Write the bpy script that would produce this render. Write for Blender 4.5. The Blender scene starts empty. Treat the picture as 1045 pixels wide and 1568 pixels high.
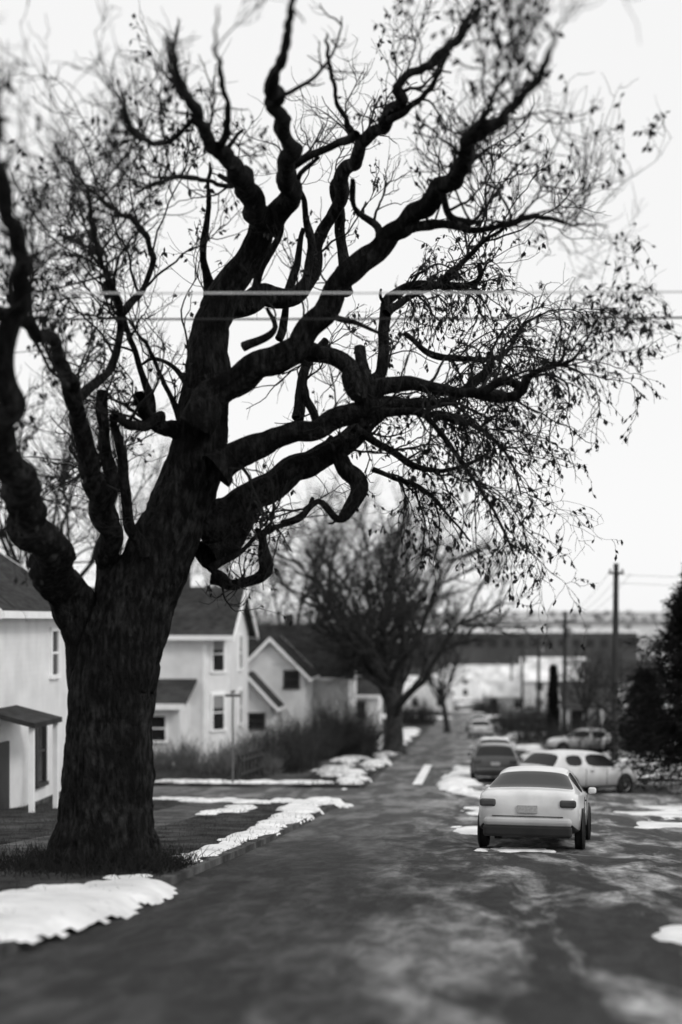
import bpy, bmesh, math, random
import numpy as np
from mathutils import Vector, Matrix, noise as mn
rng=np.random.default_rng(7); random.seed(7)
S=bpy.context.scene
F=2178.0; HX=522.7; HY=950.0; EYE=1.6
K=0.088; L=math.hypot(1,K); SX,SY=K/L,1/L      # street direction
HEAD=math.atan2(SX,SY)
# ---------------------------------------------------------------- profile
st=np.concatenate([np.arange(-60,140,1.0),np.arange(140,420,5.0),np.arange(420,1000,20.0),np.arange(1000,6001,100.0)])
pv=[-60,0,26,45,68,100,150,250,400,600,1000,1600,2500,3500,6000]
pz=[5.2,0,-2.5,-4.05,-5.3,-7,-9.5,-14,-19,-22,-22,-8,14,20,20]
zz=np.interp(st,pv,pz)
zs=np.interp(st-4,pv,pz)*.25+zz*.5+np.interp(st+4,pv,pz)*.25
def Z(v): return np.interp(v,st,zs)
def W(u,v,z): return (u*SY+v*SX, -u*SX+v*SY, z)
def WU(a):
    a=np.asarray(a,float); return np.stack([a[...,0]*SY+a[...,1]*SX,-a[...,0]*SX+a[...,1]*SY,a[...,2]],-1)
def px(x,y,d): return np.array([(x-HX)/F*d, d, EYE+(HY-y)/F*d])
def uv_of(x,d):
    X=(x-HX)/F*d; return X*SY-d*SX, X*SX+d*SY
# ---------------------------------------------------------------- materials
def mat(name,c1,c2=None,scale=5,rough=.8,bump=0.0,bscale=None,detail=6,stretch=(1,1,1),lo=.35,hi=.65,metal=0,coord='Object',spec=.3,bdist=.05):
    m=bpy.data.materials.new(name); m.use_nodes=True; n=m.node_tree.nodes; l=m.node_tree.links
    b=n['Principled BSDF']; b.inputs['Roughness'].default_value=rough; b.inputs['Metallic'].default_value=metal
    b.inputs['Specular IOR Level'].default_value=spec
    if c2 is None: c2=c1*.8
    tc=n.new('ShaderNodeTexCoord'); mp=n.new('ShaderNodeMapping'); mp.inputs['Scale'].default_value=stretch
    mp.inputs['Rotation'].default_value=(0,0,HEAD)
    l.new(tc.outputs[coord],mp.inputs[0])
    t=n.new('ShaderNodeTexNoise'); t.inputs['Scale'].default_value=scale; t.inputs['Detail'].default_value=detail
    l.new(mp.outputs[0],t.inputs['Vector'])
    r=n.new('ShaderNodeValToRGB'); r.color_ramp.elements[0].position=lo; r.color_ramp.elements[1].position=hi
    r.color_ramp.elements[0].color=(c1,c1,c1,1); r.color_ramp.elements[1].color=(c2,c2,c2,1)
    l.new(t.outputs[0],r.inputs[0]); l.new(r.outputs[0],b.inputs['Base Color'])
    if bump:
        t2=n.new('ShaderNodeTexNoise'); t2.inputs['Scale'].default_value=bscale or scale*4; t2.inputs['Detail'].default_value=8
        l.new(mp.outputs[0],t2.inputs['Vector'])
        bp=n.new('ShaderNodeBump'); bp.inputs['Strength'].default_value=min(bump,1); bp.inputs['Distance'].default_value=bdist
        l.new(t2.outputs[0],bp.inputs['Height']); l.new(bp.outputs[0],b.inputs['Normal'])
    return m
def overlay(m,scale,lo,hi,amt,c,stretch=None):
    n=m.node_tree.nodes; l=m.node_tree.links; b=n['Principled BSDF']; src=b.inputs['Base Color'].links[0].from_socket
    t=n.new('ShaderNodeTexNoise'); t.inputs['Scale'].default_value=scale; t.inputs['Detail'].default_value=9; t.inputs['Roughness'].default_value=.65
    if stretch:
        mp=n.new('ShaderNodeMapping'); mp.inputs['Scale'].default_value=stretch; l.new(n['Texture Coordinate'].outputs['Object'],mp.inputs[0]); l.new(mp.outputs[0],t.inputs['Vector'])
    else: l.new(n['Texture Coordinate'].outputs['Object'],t.inputs['Vector'])
    r=n.new('ShaderNodeMapRange'); r.inputs[1].default_value=lo; r.inputs[2].default_value=hi; r.inputs[4].default_value=amt; l.new(t.outputs[0],r.inputs[0])
    mx=n.new('ShaderNodeMixRGB'); mx.inputs[2].default_value=(c,c,c,1); l.new(r.outputs[0],mx.inputs[0]); l.new(src,mx.inputs[1]); l.new(mx.outputs[0],b.inputs['Base Color']); return m
def siding(name,c):
    m=mat(name,c,c*.86,1.3,.6)
    n=m.node_tree.nodes;l=m.node_tree.links
    tc=n['Texture Coordinate']
    w=n.new('ShaderNodeTexWave'); w.wave_type='BANDS'; w.bands_direction='Z'; w.wave_profile='SAW'; w.inputs['Scale'].default_value=2.2
    l.new(tc.outputs['Object'],w.inputs['Vector'])
    bp=n.new('ShaderNodeBump'); bp.inputs['Strength'].default_value=.8; bp.inputs['Distance'].default_value=.03
    l.new(w.outputs['Fac'],bp.inputs['Height']); l.new(bp.outputs[0],n['Principled BSDF'].inputs['Normal'])
    return overlay(m,.9,.5,.75,.25,c*.6,(3,3,.5))
M_bark=overlay(mat('bark',.006,.06,15,.9,1.0,24,stretch=(1,1,.32),lo=.42,hi=.85,spec=.10,bdist=.12),1.9,.42,.6,.9,.006)
M_bark2=mat('bark_far',.018,.045,4,.9,spec=.1)
M_twig=mat('twig_bark',.010,.025,6,.9,spec=.1); M_leaf=mat('dry_leaf',.010,.03,8,.8,spec=.15)
M_snow=overlay(overlay(mat('snow_white',.88,.7,1.3,.6,.5,7),1.1,.48,.68,.55,.38),7,.6,.72,.5,.15)
M_grass=overlay(mat('dormant_grass',.012,.06,1.5,.95,.8,25,spec=.05),.9,.5,.7,.5,.14)
M_blade=mat('grass_blades',.02,.10,3,.9,spec=.05)
M_conc=overlay(mat('concrete',.13,.06,2.5,.9,.3,30,spec=.15),1.5,.42,.58,.9,.03)
M_conc2=mat('viaduct_concrete',.25,.2,.2,.9)
M_side=siding('white_clapboard',.9); M_side2=siding('pale_clapboard',.78)
M_trim=mat('white_trim',.88,.8,3,.5)
M_roof=overlay(mat('shingle_dark',.022,.05,3,.9,.7,40,stretch=(1,1,3),spec=.1),.7,.45,.7,.5,.09); M_roofs=mat('snowy_roof',.85,.45,.5,.8)
M_glass=mat('window_glass',.012,.02,1.2,.15,spec=.25); M_frame=mat('dark_frame',.03,.04,3,.5)
M_wood=mat('weathered_pole_wood',.02,.045,6,.9,.6,30,stretch=(1,1,.1))
M_metal=mat('galvanised_metal',.2,.15,6,.5,metal=.5)
M_wire=mat('wire_dark',.015,.02,3,.6); M_wirel=mat('wire_light',.75,.65,3,.4)
M_brick=mat('factory_wall',.035,.07,.05,.9); M_needle=mat('needles',.008,.022,2,.9,spec=.05)
M_rubber=mat('tyre_rubber',.012,.016,5,.85); M_blk=mat('black_plastic',.012,.018,5,.6)
M_red=mat('tail_lens',.07,.04,5,.25); M_plate=mat('plate',.4,.3,30,.5); M_rim=mat('wheel_rim',.3,.2,5,.4,metal=.7)
def paint(name,c,r=.28):
    m=mat(name,c,c*.7,2.2,r,spec=.5,lo=.4,hi=.75); m.node_tree.nodes['Principled BSDF'].inputs['Coat Weight'].default_value=.4; return m
def asphalt():
    m=bpy.data.materials.new('asphalt_worn'); m.use_nodes=True; n=m.node_tree.nodes; l=m.node_tree.links; b=n['Principled BSDF']
    b.inputs['Specular IOR Level'].default_value=.14
    tc=n.new('ShaderNodeTexCoord'); mp2=n.new('ShaderNodeMapping'); mp2.inputs['Rotation'].default_value=(0,0,HEAD); l.new(tc.outputs['Object'],mp2.inputs[0])
    def noise(s,d,lo,hi,r_=.55,sy=.24,dist=.5):
        mp=n.new('ShaderNodeMapping'); mp.inputs['Scale'].default_value=(1,sy,1); l.new(mp2.outputs[0],mp.inputs[0])
        t=n.new('ShaderNodeTexNoise'); t.inputs['Scale'].default_value=s; t.inputs['Detail'].default_value=d; t.inputs['Roughness'].default_value=r_; t.inputs['Distortion'].default_value=dist; l.new(mp.outputs[0],t.inputs['Vector'])
        r=n.new('ShaderNodeMapRange'); r.inputs[1].default_value=lo; r.inputs[2].default_value=hi; l.new(t.outputs[0],r.inputs[0]); return r.outputs[0]
    big=noise(1.25,6,.45,.63,.6); med=noise(3.4,7,.42,.68,.7,.3); fine=noise(45,3,.3,.8,.5,1,0)
    sx=n.new('ShaderNodeSeparateXYZ'); l.new(mp2.outputs[0],sx.inputs[0])
    g=n.new('ShaderNodeMapRange'); g.inputs[1].default_value=-1.5; g.inputs[2].default_value=.8; g.inputs[3].default_value=.08; l.new(sx.outputs[0],g.inputs[0])
    def op(o,a,b_):
        k=n.new('ShaderNodeMath'); k.operation=o
        for i,x in enumerate((a,b_)):
            if isinstance(x,float): k.inputs[i].default_value=x
            else: l.new(x,k.inputs[i])
        return k.outputs[0]
    slush=op('MULTIPLY',g.outputs[0],op('MULTIPLY',big,op('ADD',.3,med)))
    val=op('ADD',op('ADD',.018,op('MULTIPLY',fine,.02)),op('MULTIPLY',slush,.42))
    val=op('ADD',val,op('MULTIPLY',med,.03))
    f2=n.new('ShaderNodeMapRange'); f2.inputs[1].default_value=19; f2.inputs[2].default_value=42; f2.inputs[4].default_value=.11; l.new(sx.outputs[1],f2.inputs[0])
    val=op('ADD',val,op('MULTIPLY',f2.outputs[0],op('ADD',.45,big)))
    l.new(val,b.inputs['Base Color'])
    rr=n.new('ShaderNodeMapRange'); rr.inputs[3].default_value=.9; rr.inputs[4].default_value=.6
    l.new(slush,rr.inputs[0]); l.new(rr.outputs[0],b.inputs['Roughness'])
    bp=n.new('ShaderNodeBump'); bp.inputs['Strength'].default_value=.7; bp.inputs['Distance'].default_value=.02; l.new(fine,bp.inputs['Height']); l.new(bp.outputs[0],b.inputs['Normal'])
    return m
M_asph=asphalt()
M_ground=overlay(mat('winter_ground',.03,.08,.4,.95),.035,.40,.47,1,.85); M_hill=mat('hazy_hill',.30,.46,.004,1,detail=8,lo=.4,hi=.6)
# ---------------------------------------------------------------- mesh helpers
def empty(name,loc=(0,0,0),rot=None):
    e=bpy.data.objects.new(name,None); e.location=loc; e.empty_display_size=.3
    if rot: e.rotation_euler=rot
    S.collection.objects.link(e); return e
def part(name,v,f,m,parent=None,smooth=False,local=False):
    me=bpy.data.meshes.new(name); v=np.asarray(v,float)
    me.from_pydata(v.tolist(),[],f if isinstance(f,list) else f.tolist()); 
    ms=m if isinstance(m,(list,tuple)) else [m]
    for k in ms: me.materials.append(k)
    if smooth: me.shade_smooth()
    me.update(); o=bpy.data.objects.new(name,me); S.collection.objects.link(o)
    if parent:
        o.parent=parent
        if not local: o.matrix_parent_inverse=Matrix.Translation(parent.location).inverted()
    return o
BF=[[0,3,2,1],[4,5,6,7],[0,1,5,4],[1,2,6,5],[2,3,7,6],[3,0,4,7]]
def uvbox(name,u0,u1,v0,v1,z0,z1,m,p=None):
    a=[(u0,v0,z0),(u1,v0,z0),(u1,v1,z0),(u0,v1,z0),(u0,v0,z1),(u1,v0,z1),(u1,v1,z1),(u0,v1,z1)]
    return part(name,WU(a),BF,m,p)
def prism(name,foot,z0,z1,m,p=None):
    n=len(foot); v=[(a,b,z0) for a,b in foot]+[(a,b,z1) for a,b in foot]
    f=[list(range(n))[::-1],list(range(n,2*n))]+[[i,(i+1)%n,n+(i+1)%n,n+i] for i in range(n)]
    return part(name,WU(v),f,m,p)
def slab(name,q,t,m,p=None):
    v=[tuple(a) for a in q]; b=[(a[0],a[1],a[2]-t) for a in q]
    return part(name,WU(b+v),BF,m,p)
def window(p,cu,cv,cz,w,h,nu,nv,frame=None,sash=True):
    frame=frame or M_trim
    ru,rv=-nv,nu
    V=[];Fs=[];MI=[]
    def bx(a0,a1,z0,z1,d0,d1,mi):
        k=len(V)
        for z in (z0,z1):
            for a,d in ((a0,d0),(a1,d0),(a1,d1),(a0,d1)):
                V.append((cu+ru*a+nu*d,cv+rv*a+nv*d,z))
        Fs.extend([[k+i for i in q] for q in BF]); MI.extend([mi]*6)
    t=.11
    bx(-w/2,w/2,cz-h/2,cz+h/2,-.02,.015,0)
    bx(-w/2-t,-w/2,cz-h/2,cz+h/2,-.02,.07,1); bx(w/2,w/2+t,cz-h/2,cz+h/2,-.02,.07,1)
    bx(-w/2-t-.04,w/2+t+.04,cz-h/2-t,cz-h/2,-.02,.11,1); bx(-w/2-t,w/2+t,cz+h/2,cz+h/2+t,-.02,.08,1)
    if sash:
        bx(-w/2,w/2,cz-.03,cz+.03,.016,.05,1)
        if (int(abs(cu*7+cz*13))%3)==0: bx(-w/2,w/2,cz+h*.12,cz+h/2,.016,.02,2)
    o=part('window',WU(V),Fs,[M_glass,frame,M_conc2],p); o.data.polygons.foreach_set('material_index',np.array(MI,np.int32))
def gable(p,u0,u1,v0,v1,z0,ze,zr,axis,wall,roof,oh=.35):
    if axis=='u':
        vm=(v0+v1)/2; pent=[(v0,z0),(v1,z0),(v1,ze),(vm,zr),(v0,ze)]
        V=[(u0,a,b) for a,b in pent]+[(u1,a,b) for a,b in pent]
        mk=lambda x,a,b:(x,a,b); lo,hi,c0,c1,m=u0,u1,v0,v1,vm
    else:
        um=(u0+u1)/2; pent=[(u0,z0),(u1,z0),(u1,ze),(um,zr),(u0,ze)]
        V=[(a,v0,b) for a,b in pent]+[(a,v1,b) for a,b in pent]
        mk=lambda x,a,b:(a,x,b); lo,hi,c0,c1,m=v0,v1,u0,u1,um
    f=[[0,1,2,3,4],[9,8,7,6,5]]+[[i,5+i,5+(i+1)%5,(i+1)%5] for i in range(5)]
    part('walls',WU(V),f,wall,p)
    sl=(zr-ze)/(m-c0); T=.14
    for s,c in ((-1,c0),(1,c1)):
        e=c+s*oh; ezz=ze-sl*oh+T+.01; q=[mk(lo-oh,e,ezz),mk(hi+oh,e,ezz),mk(hi+oh,m,zr+T+.01),mk(lo-oh,m,zr+T+.01)]
        slab('roof',q,T,roof,p)
        for x0,x1 in ((lo-oh-.05,lo-oh-.002),(hi+oh+.002,hi+oh+.05)):
            q=[mk(x0,e,ezz+.02),mk(x1,e,ezz+.02),mk(x1,m,zr+T+.03),mk(x0,m,zr+T+.03)]
            slab('rake_trim',q,.24,M_trim,p)
        e2=e+s*.03
        q=[mk(lo-oh,e+s*.002,ezz-.01),mk(hi+oh,e+s*.002,ezz-.01),mk(hi+oh,e2+s*.03,ezz-.01),mk(lo-oh,e2+s*.03,ezz-.01)]
        slab('fascia',q,.18,M_trim,p)
# ---------------------------------------------------------------- tubes (vectorised)
def unit(a): return a/np.maximum(np.linalg.norm(a,axis=-1,keepdims=True),1e-9)
class Bag:
    def __init__(s): s.v=[];s.f=[];s.n=0
    def tubes(s,P,R,k,rough=0):
        M,n,_=P.shape; T=unit(np.gradient(P,axis=1))
        ref=np.tile(np.array([.3,.9,.15]),(M,1)); ref=unit(ref)
        if M==1:
            N=np.zeros_like(P); a=unit(np.cross(T[:,0],ref)); N[:,0]=a
            for i in range(1,n): a=unit(a-T[:,i]*(a*T[:,i]).sum(-1,keepdims=True)); N[:,i]=a
        else: N=unit(np.cross(T,ref[:,None,:]))
        B=np.cross(T,N); an=np.arange(k)*2*math.pi/k
        rr=R[:,:,None]*np.ones(k)
        if rough:
            ph=np.zeros((M,n,k)); cur=rng.normal(0,1,(M,k)); lob=rng.normal(0,1,(M,3)); lp=rng.uniform(0,6.28,(M,3))
            for i in range(n):
                cur=cur*.93+rng.normal(0,.37,(M,k)); ph[:,i]=cur
                for q in range(3): ph[:,i]+=lob[:,q:q+1]*.8*np.sin((q+2)*an+lp[:,q:q+1]+i*.05*(q-1))
            rr=rr*(1+rough*ph*.55)
        V=P[:,:,None,:]+rr[...,None]*(np.cos(an)[:,None]*N[:,:,None,:]+np.sin(an)[:,None]*B[:,:,None,:])
        base=s.n+(np.arange(M)*n*k)[:,None,None]+(np.arange(n-1)*k)[None,:,None]
        j=np.arange(k); j2=(j+1)%k
        q=np.stack([base+j,base+j2,base+k+j2,base+k+j],-1).reshape(-1,4)
        s.v.append(V.reshape(-1,3)); s.f.append(q); s.n+=M*n*k
    def quads(s,C,A,B):
        M=len(C); V=np.stack([C-B,C+A*.5,C+B,C-A*.5],1)
        s.v.append(V.reshape(-1,3)); s.f.append(s.n+np.arange(M*4).reshape(-1,4)); s.n+=4*M
    def obj(s,name,m,parent=None,smooth=True):
        return part(name,np.concatenate(s.v),np.concatenate(s.f),m,parent,smooth)
def grow(P,D,Ln,n,wig,grav):
    M=len(P); out=[P]; D=unit(D); step=(Ln/n)[:,None]
    g=np.asarray(grav); g=g if g.ndim else np.full(M,float(g))
    for i in range(n):
        D=unit(D+rng.normal(0,wig,(M,3))+np.stack([0*g,0*g,g],-1)); P=P+D*step; out.append(P)
    return np.stack(out,1)
def kids(P,per,tmin,tmax,ang):
    M,n,_=P.shape; idx=np.repeat(np.arange(M),per); t=rng.uniform(tmin,tmax,len(idx))*(n-1)
    i=np.minimum(t.astype(int),n-2); fr=(t-i)[:,None]
    p=P[idx,i]*(1-fr)+P[idx,i+1]*fr; T=unit(P[idx,i+1]-P[idx,i]); r=unit(np.cross(T,rng.normal(0,1,T.shape)))
    a=rng.uniform(ang*.6,ang*1.3,len(idx))[:,None]
    return p,np.cos(a)*T+np.sin(a)*r,idx,t/(n-1)
def taper(R0,n,end=.25,pw=1): t=np.linspace(0,1,n)[None]; return R0[:,None]*(1-(1-end)*t**pw)
def cr(P,sub):
    P=np.asarray(P,float); A=np.vstack([2*P[0]-P[1],P,2*P[-1]-P[-2]]); o=[]
    for i in range(1,len(A)-2):
        m=max(2,int(sub(A[i],A[i+1])))
        for t in np.arange(m)/m:
            o.append(.5*((2*A[i])+(-A[i-1]+A[i+1])*t+(2*A[i-1]-5*A[i]+4*A[i+1]-A[i+2])*t*t+(-A[i-1]+3*A[i]-3*A[i+1]+A[i+2])*t**3))
    o.append(A[-2]); return np.array(o)
# ---------------------------------------------------------------- ground
us=np.concatenate([-np.geomspace(3500,12,26),np.linspace(-10,16,14),np.geomspace(20,3500,26)])
U,V=np.meshgrid(us,st); 
ZZ=np.tile(Z(st)[:,None],(1,len(us)))
far=np.clip((V-1100)/900,0,1)
ZZ=ZZ+far*(np.sin(U/310+1)*2.0+np.sin(U/130)*1.0+np.sin(V/400)*1)
ZZ=ZZ-np.clip((np.abs(U)-14)/60,0,1)*.6*(V>0)
G=WU(np.stack([U,V,ZZ],-1)).reshape(-1,3); nu=len(us)
I=np.arange((len(st)-1)*nu).reshape(-1,nu)[:,:-1].ravel()
fa=np.stack([I,I+1,I+nu+1,I+nu],-1)
g=part('ground',G,fa,[M_ground,M_hill],smooth=True)
hill=(V.ravel()[I]>1000); g.data.polygons.foreach_set('material_index',hill.astype(np.int32))
def strip(name,u0,u1,v0,v1,dz,m,p=None,skirt=True):
    vs=np.array([v0]+[s for s in st if v0<s<v1]+[v1]); z=Z(vs)+dz; n=len(vs)
    rows=[np.stack([np.full(n,u0),vs,z],-1),np.stack([np.full(n,u1),vs,z],-1)]
    v=list(rows[0])+list(rows[1]); f=[[i,n+i,n+i+1,i+1] for i in range(n-1)]
    if skirt:
        v+=list(rows[0]-[0,0,dz+.05])+list(rows[1]-[0,0,dz+.05])
        f+=[[2*n+i,i,i+1,2*n+i+1] for i in range(n-1)]+[[n+i,3*n+i,3*n+i+1,n+i+1] for i in range(n-1)]
        f+=[[0,2*n,3*n,n],[n-1,2*n-1,4*n-1,3*n-1]]
    return part(name,WU(v),f,m,p)
CS0,CS1=42,50
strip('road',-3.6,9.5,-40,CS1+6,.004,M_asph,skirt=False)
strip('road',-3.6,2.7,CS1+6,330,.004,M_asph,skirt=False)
strip('cross_street',-80,-3.6,CS0,CS1,.004,M_asph,skirt=False)
strip('cross_street',9.5,80,CS0-1,CS1+6,.004,M_asph,skirt=False)
M_rp=mat('road_paint',.85,.35,4,.6,lo=.5,hi=.7)
strip('lane_marking',-1.98,-1.62,52.5,68,.008,M_rp,skirt=False)
KH=.10
for a,b in ((-40,CS0),(CS1,300)):
    strip('kerb',-3.76,-3.6,a,b,KH+.006,M_conc); strip('verge',-6.2,-3.762,a,b,KH,M_grass)
    strip('sidewalk',-7.6,-6.202,a,b,KH+.005,M_conc); strip('lawn',-34,-7.602,a,b,KH,M_grass)
strip('kerb',2.7,2.86,CS1+6,300,KH+.006,M_conc); strip('verge',2.862,30,CS1+6,300,KH,M_grass)
strip('kerb',9.5,9.66,-40,CS0-1,KH+.006,M_conc); strip('verge',9.662,40,-40,CS0-1,KH,M_grass)
def gz(u,v,ramp=0.0):
    r=float(Z(v))
    if (u<-3.6 and not CS0<v<CS1) or (u>2.7 and v>CS1+6) or (u>9.5 and v<CS0-1): r+=KH
    elif ramp and u<-3.6+ramp and not CS0<v<CS1: r+=KH*(1-(u+3.6)/ramp)
    return r
sv=[];sf=[];sn=0
def snow(u,v,ru,rv,h=.1,amp=1.3):
    """melting snow patch: a height field cut off where the melt noise drops below zero"""
    global sn
    nu_=int(np.clip(ru*2.8/.06,30,64)); nv_=int(np.clip(rv*2.8/.08,36,110))
    X=np.linspace(-1.5,1.5,nu_); Y=np.linspace(-1.5,1.5,nv_); f=max(.9,1.5/math.sqrt(ru*rv)) if v<90 else 1.2/math.sqrt(ru*rv)
    H=np.zeros((nv_,nu_)); Zb=np.zeros((nv_,nu_))
    for j,y in enumerate(Y):
        for i,x in enumerate(X):
            uu=u+x*ru; vv=v+y*rv
            nz=mn.fractal(Vector((uu*f,vv*f*.7,3.1)),.85,2.1,5)
            H[j,i]=.75-(x*x+y*y)+amp*nz; Zb[j,i]=gz(uu,vv,.35 if v<18 else .12)
    hh=np.where(H>0,.014+h*(1-np.exp(-1.6*H)),np.maximum(H,-.5)*.10)
    idx=-np.ones((nv_,nu_),int); cnt=0; pts=[];fs=[]
    for j in range(nv_-1):
        for i in range(nu_-1):
            if H[j:j+2,i:i+2].max()>0:
                q=[]
                for a,b in ((j,i),(j,i+1),(j+1,i+1),(j+1,i)):
                    if idx[a,b]<0:
                        idx[a,b]=cnt; cnt+=1; pts.append((u+X[b]*ru,v+Y[a]*rv,Zb[a,b]+.008+hh[a,b]))
                    q.append(idx[a,b]+sn)
                fs.append(q)
    sv.extend(pts); sf.extend(fs); sn+=cnt
for q in [(-4.25,12.9,1.0,3.3,.10,.55),(-5.6,12.9,1.9,2.0,.1,.6),(-3.9,15.8,.6,1.5,.06,.8),(-7.6,13.6,1.6,1.4,.1,.7),
          (-4.0,21.5,.30,3.5,.03),(-4.0,27,.35,3.5,.03),(-4.05,32,.4,3.5,.04),(-4.2,37,.6,4.2,.07),(-4.3,40.2,1.0,1.7,.09),(-5.9,35.5,.5,2.5,.04),(-6.6,39.8,1.5,1.0,.05),(-8.5,41,2.2,.6,.05),
          (-9.5,50.9,3.0,.6,.10),(-6.6,51.2,2.0,.6,.10),(-4.2,53,.5,2.8,.14),(-4.8,57.5,.8,3.6,.12),(-5.6,62,.7,4,.10),(-4.2,66,.6,5,.16),(-5.6,70,.9,4,.12),(-4.3,77,.6,5,.15),
          (2.95,13,1.3,1.3,.07,.7),(.9,24.6,.6,.5,.02),
          (-.25,53,.75,5,.22),(0.2,61,.8,5.5,.22),(.35,47,.6,2.2,.05),(.55,38,.7,2.2,.03),(.35,30.5,.6,1.8,.02),(1.4,29.6,.9,.6,.02),
          (5.4,38,1.2,2.4,.03),(6.6,41,1.4,1.4,.04),(4.6,33,.8,1.6,.02),(11.3,51,3.4,1.5,.18),(16,51.5,3.6,1.6,.2),(8.3,58.5,3.2,2.0,.22),(13.5,60,5,2.6,.25),(5.3,61,2.2,3,.2),(7,66,3.2,3.2,.22),(5,74,2.0,5,.3),(12,70,5,5,.2),
          (4.2,90,1.3,11,.3),(5,110,1.8,12,.3),(-4.8,95,.8,10,.2),(-5,120,.9,14,.2),(4,140,1.3,16,.3),(9,85,2.6,7,.3),(9,120,4,10,.3),(13,100,4,5,.3),(7,150,4,8,.3),
          (12,190,11,7,.3),(-12,185,8,7,.3),(16,235,18,13,.4),(-2,338,30,16,.4),(10,285,15,20,.4),(8,400,50,32,.6),(20,480,60,38,.6),(14,165,8,7,.3)]: snow(*q)
part('snow',WU(sv),sf,M_snow,smooth=True)
# ---------------------------------------------------------------- main tree
D0=19.0
def dep(x,y,dd):
    r=math.hypot((x-540)*1.0,(y-690)*.9); w=np.clip((r-280)/480,0,1)*np.clip((930-y)/200,0,1)
    return D0+dd*np.clip((960-y)/150,0,1)-9.3*w*w*(3-2*w)
big=Bag(); limbs=[]
def limb(pts,dd0=0,dd1=None,sides=16,rough=.07,tw=True):
    dd1=dd0 if dd1 is None else dd1; n=len(pts); A=[]
    for i,(x,y,w) in enumerate(pts):
        d=dep(x,y,dd0+(dd1-dd0)*i/(n-1)); p=px(x,y,d); A.append([*p,w/2/F*d])
    C=cr(A,lambda a,b:np.linalg.norm(a[:3]-b[:3])/.06); C[:,3]=np.maximum(C[:,3],.006)
    m=len(C)
    w1=rng.normal(0,1,(m,3)); w2=rng.normal(0,1,(m,3))
    for _ in range(2): w1=(w1+np.roll(w1,1,0)+np.roll(w1,-1,0))/3
    for _ in range(8): w2=(w2+np.roll(w2,1,0)+np.roll(w2,-1,0))/3
    C[:,:3]+=w1*np.clip(C[:,3:4]*.22,.010,.02)+w2*np.clip(C[:,3:4]*1.1,.03,.11)*(C[:,3:4]<.3)
    kn=rng.normal(0,1,m)
    for _ in range(3): kn=(kn+np.roll(kn,1)+np.roll(kn,-1))/3
    C[:,3]*=1+kn*np.interp(C[:,3],[.03,.10,.25],[.20,.09,.03])
    big.tubes(C[None,:,:3],C[None,:,3],sides,rough); 
    if tw: limbs.append(C)
T=limb
T([(158,1350,176),(160,1318,162),(163,1270,144),(165,1200,130),(168,1100,124),(180,1010,126),(207,925,114),(243,850,100),(278,765,92),(303,685,84),(312,620,75),(321,540,61),(333,470,53),(368,415,42),(408,345,36),(412,325,24)],0,0,64,.07,False)
T([(112,1330,60),(126,1260,70),(140,1150,76),(146,1050,78),(134,970,74),(92,890,62),(45,785,52),(12,690,46),(0,600,39),(8,520,33),(30,440,27),(28,370,24),(5,290,26),(-5,200,26),(-25,100,20)],0,-1.5,40,.07)
T([(212,1335,60),(206,1280,50),(198,1200,60),(193,1100,66)],-.3,-.3,30,.06,False)
for r_ in ([(180,1240,70),(215,1305,56),(250,1338,38),(282,1356,16)],[(140,1250,70),(105,1310,56),(70,1345,36),(40,1362,14)],[(160,1260,80),(165,1330,60),(168,1362,40),(175,1385,16)]):
    T(r_,-.35,-.35,24,.06,False)
T([(175,940,54),(166,870,40),(150,780,35),(138,700,30),(118,620,26),(95,570,22),(75,522,19),(40,492,17),(5,480,15),(-30,470,14)],.3,-.6,20,.09)
T([(118,625,22),(140,590,15),(172,558,13),(192,500,12),(178,450,11),(150,390,9),(135,300,7),(100,240,5)],.2,-.5,10)
T([(186,480,12),(220,440,10),(235,390,9),(205,340,9),(160,310,7),(140,290,4)],.2,.8,10)
T([(172,820,26),(165,740,22),(160,660,19),(158,600,16)],.5,.5,14,.12)
T([(215,850,24),(200,790,16),(190,720,17),(178,660,14),(170,640,11)],-.4,-.6,12)
T([(285,690,44),(262,655,28),(232,632,22),(204,606,21)],0,-.6,14,.1)
T([(245,640,18),(205,648,16),(175,642,12)],-.3,-.8,10)
T([(232,632,15),(216,560,10),(200,510,8),(180,470,7),(160,420,6),(150,370,4)],0,.6,9)
T([(278,648,12),(258,600,8),(238,545,6),(212,510,5),(190,480,4)],0,-.8,8)
T([(290,600,10),(262,560,6),(235,548,5),(215,560,3)],0,.6,8)
T([(330,470,28),(318,420,15),(313,380,11),(318,320,8),(322,250,5)],.3,.8,10)
T([(408,345,38),(378,288,30),(335,225,23),(300,175,17),(272,120,13),(258,60,8)],0,-1,16,.09)
T([(340,232,12),(350,180,10),(338,120,8),(330,70,5),(335,10,3)],-.5,-1,10)
T([(300,180,9),(250,220,9),(205,200,9),(190,160,6)],-.5,-.5,10)
T([(378,285,9),(330,280,7),(290,270,8),(240,280,7),(205,300,4)],.2,-.5,9)
T([(410,345,36),(438,300,31),(444,240,26),(430,180,22),(414,135,21),(432,95,15),(440,50,12),(452,-10,10)],0,-.6,16,.09)
T([(444,262,14),(480,240,12),(515,222,14),(550,205,16)],0,.4,10)
T([(305,655,62),(338,598,49),(395,562,44),(448,530,40),(498,482,35),(548,425,35),(598,362,31),(660,300,26),(700,250,25),(722,208,23),(775,175,15),(825,115,12),(846,65,8),(842,40,4)],-.4,-1.6,28,.09)
T([(722,210,18),(745,170,9),(790,90,5),(840,10,3)],-1.4,-1.4,8)
T([(345,470,44),(400,455,34),(450,462,28),(475,440,23),(482,400,20),(500,345,19),(520,285,22),(545,235,20),(562,205,19),(598,180,20),(625,120,12),(680,85,15),(712,40,11),(735,5,5)],.6,1.4,16,.09)
T([(598,180,12),(640,160,9),(670,110,8),(690,80,5)],1,1,8)
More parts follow.
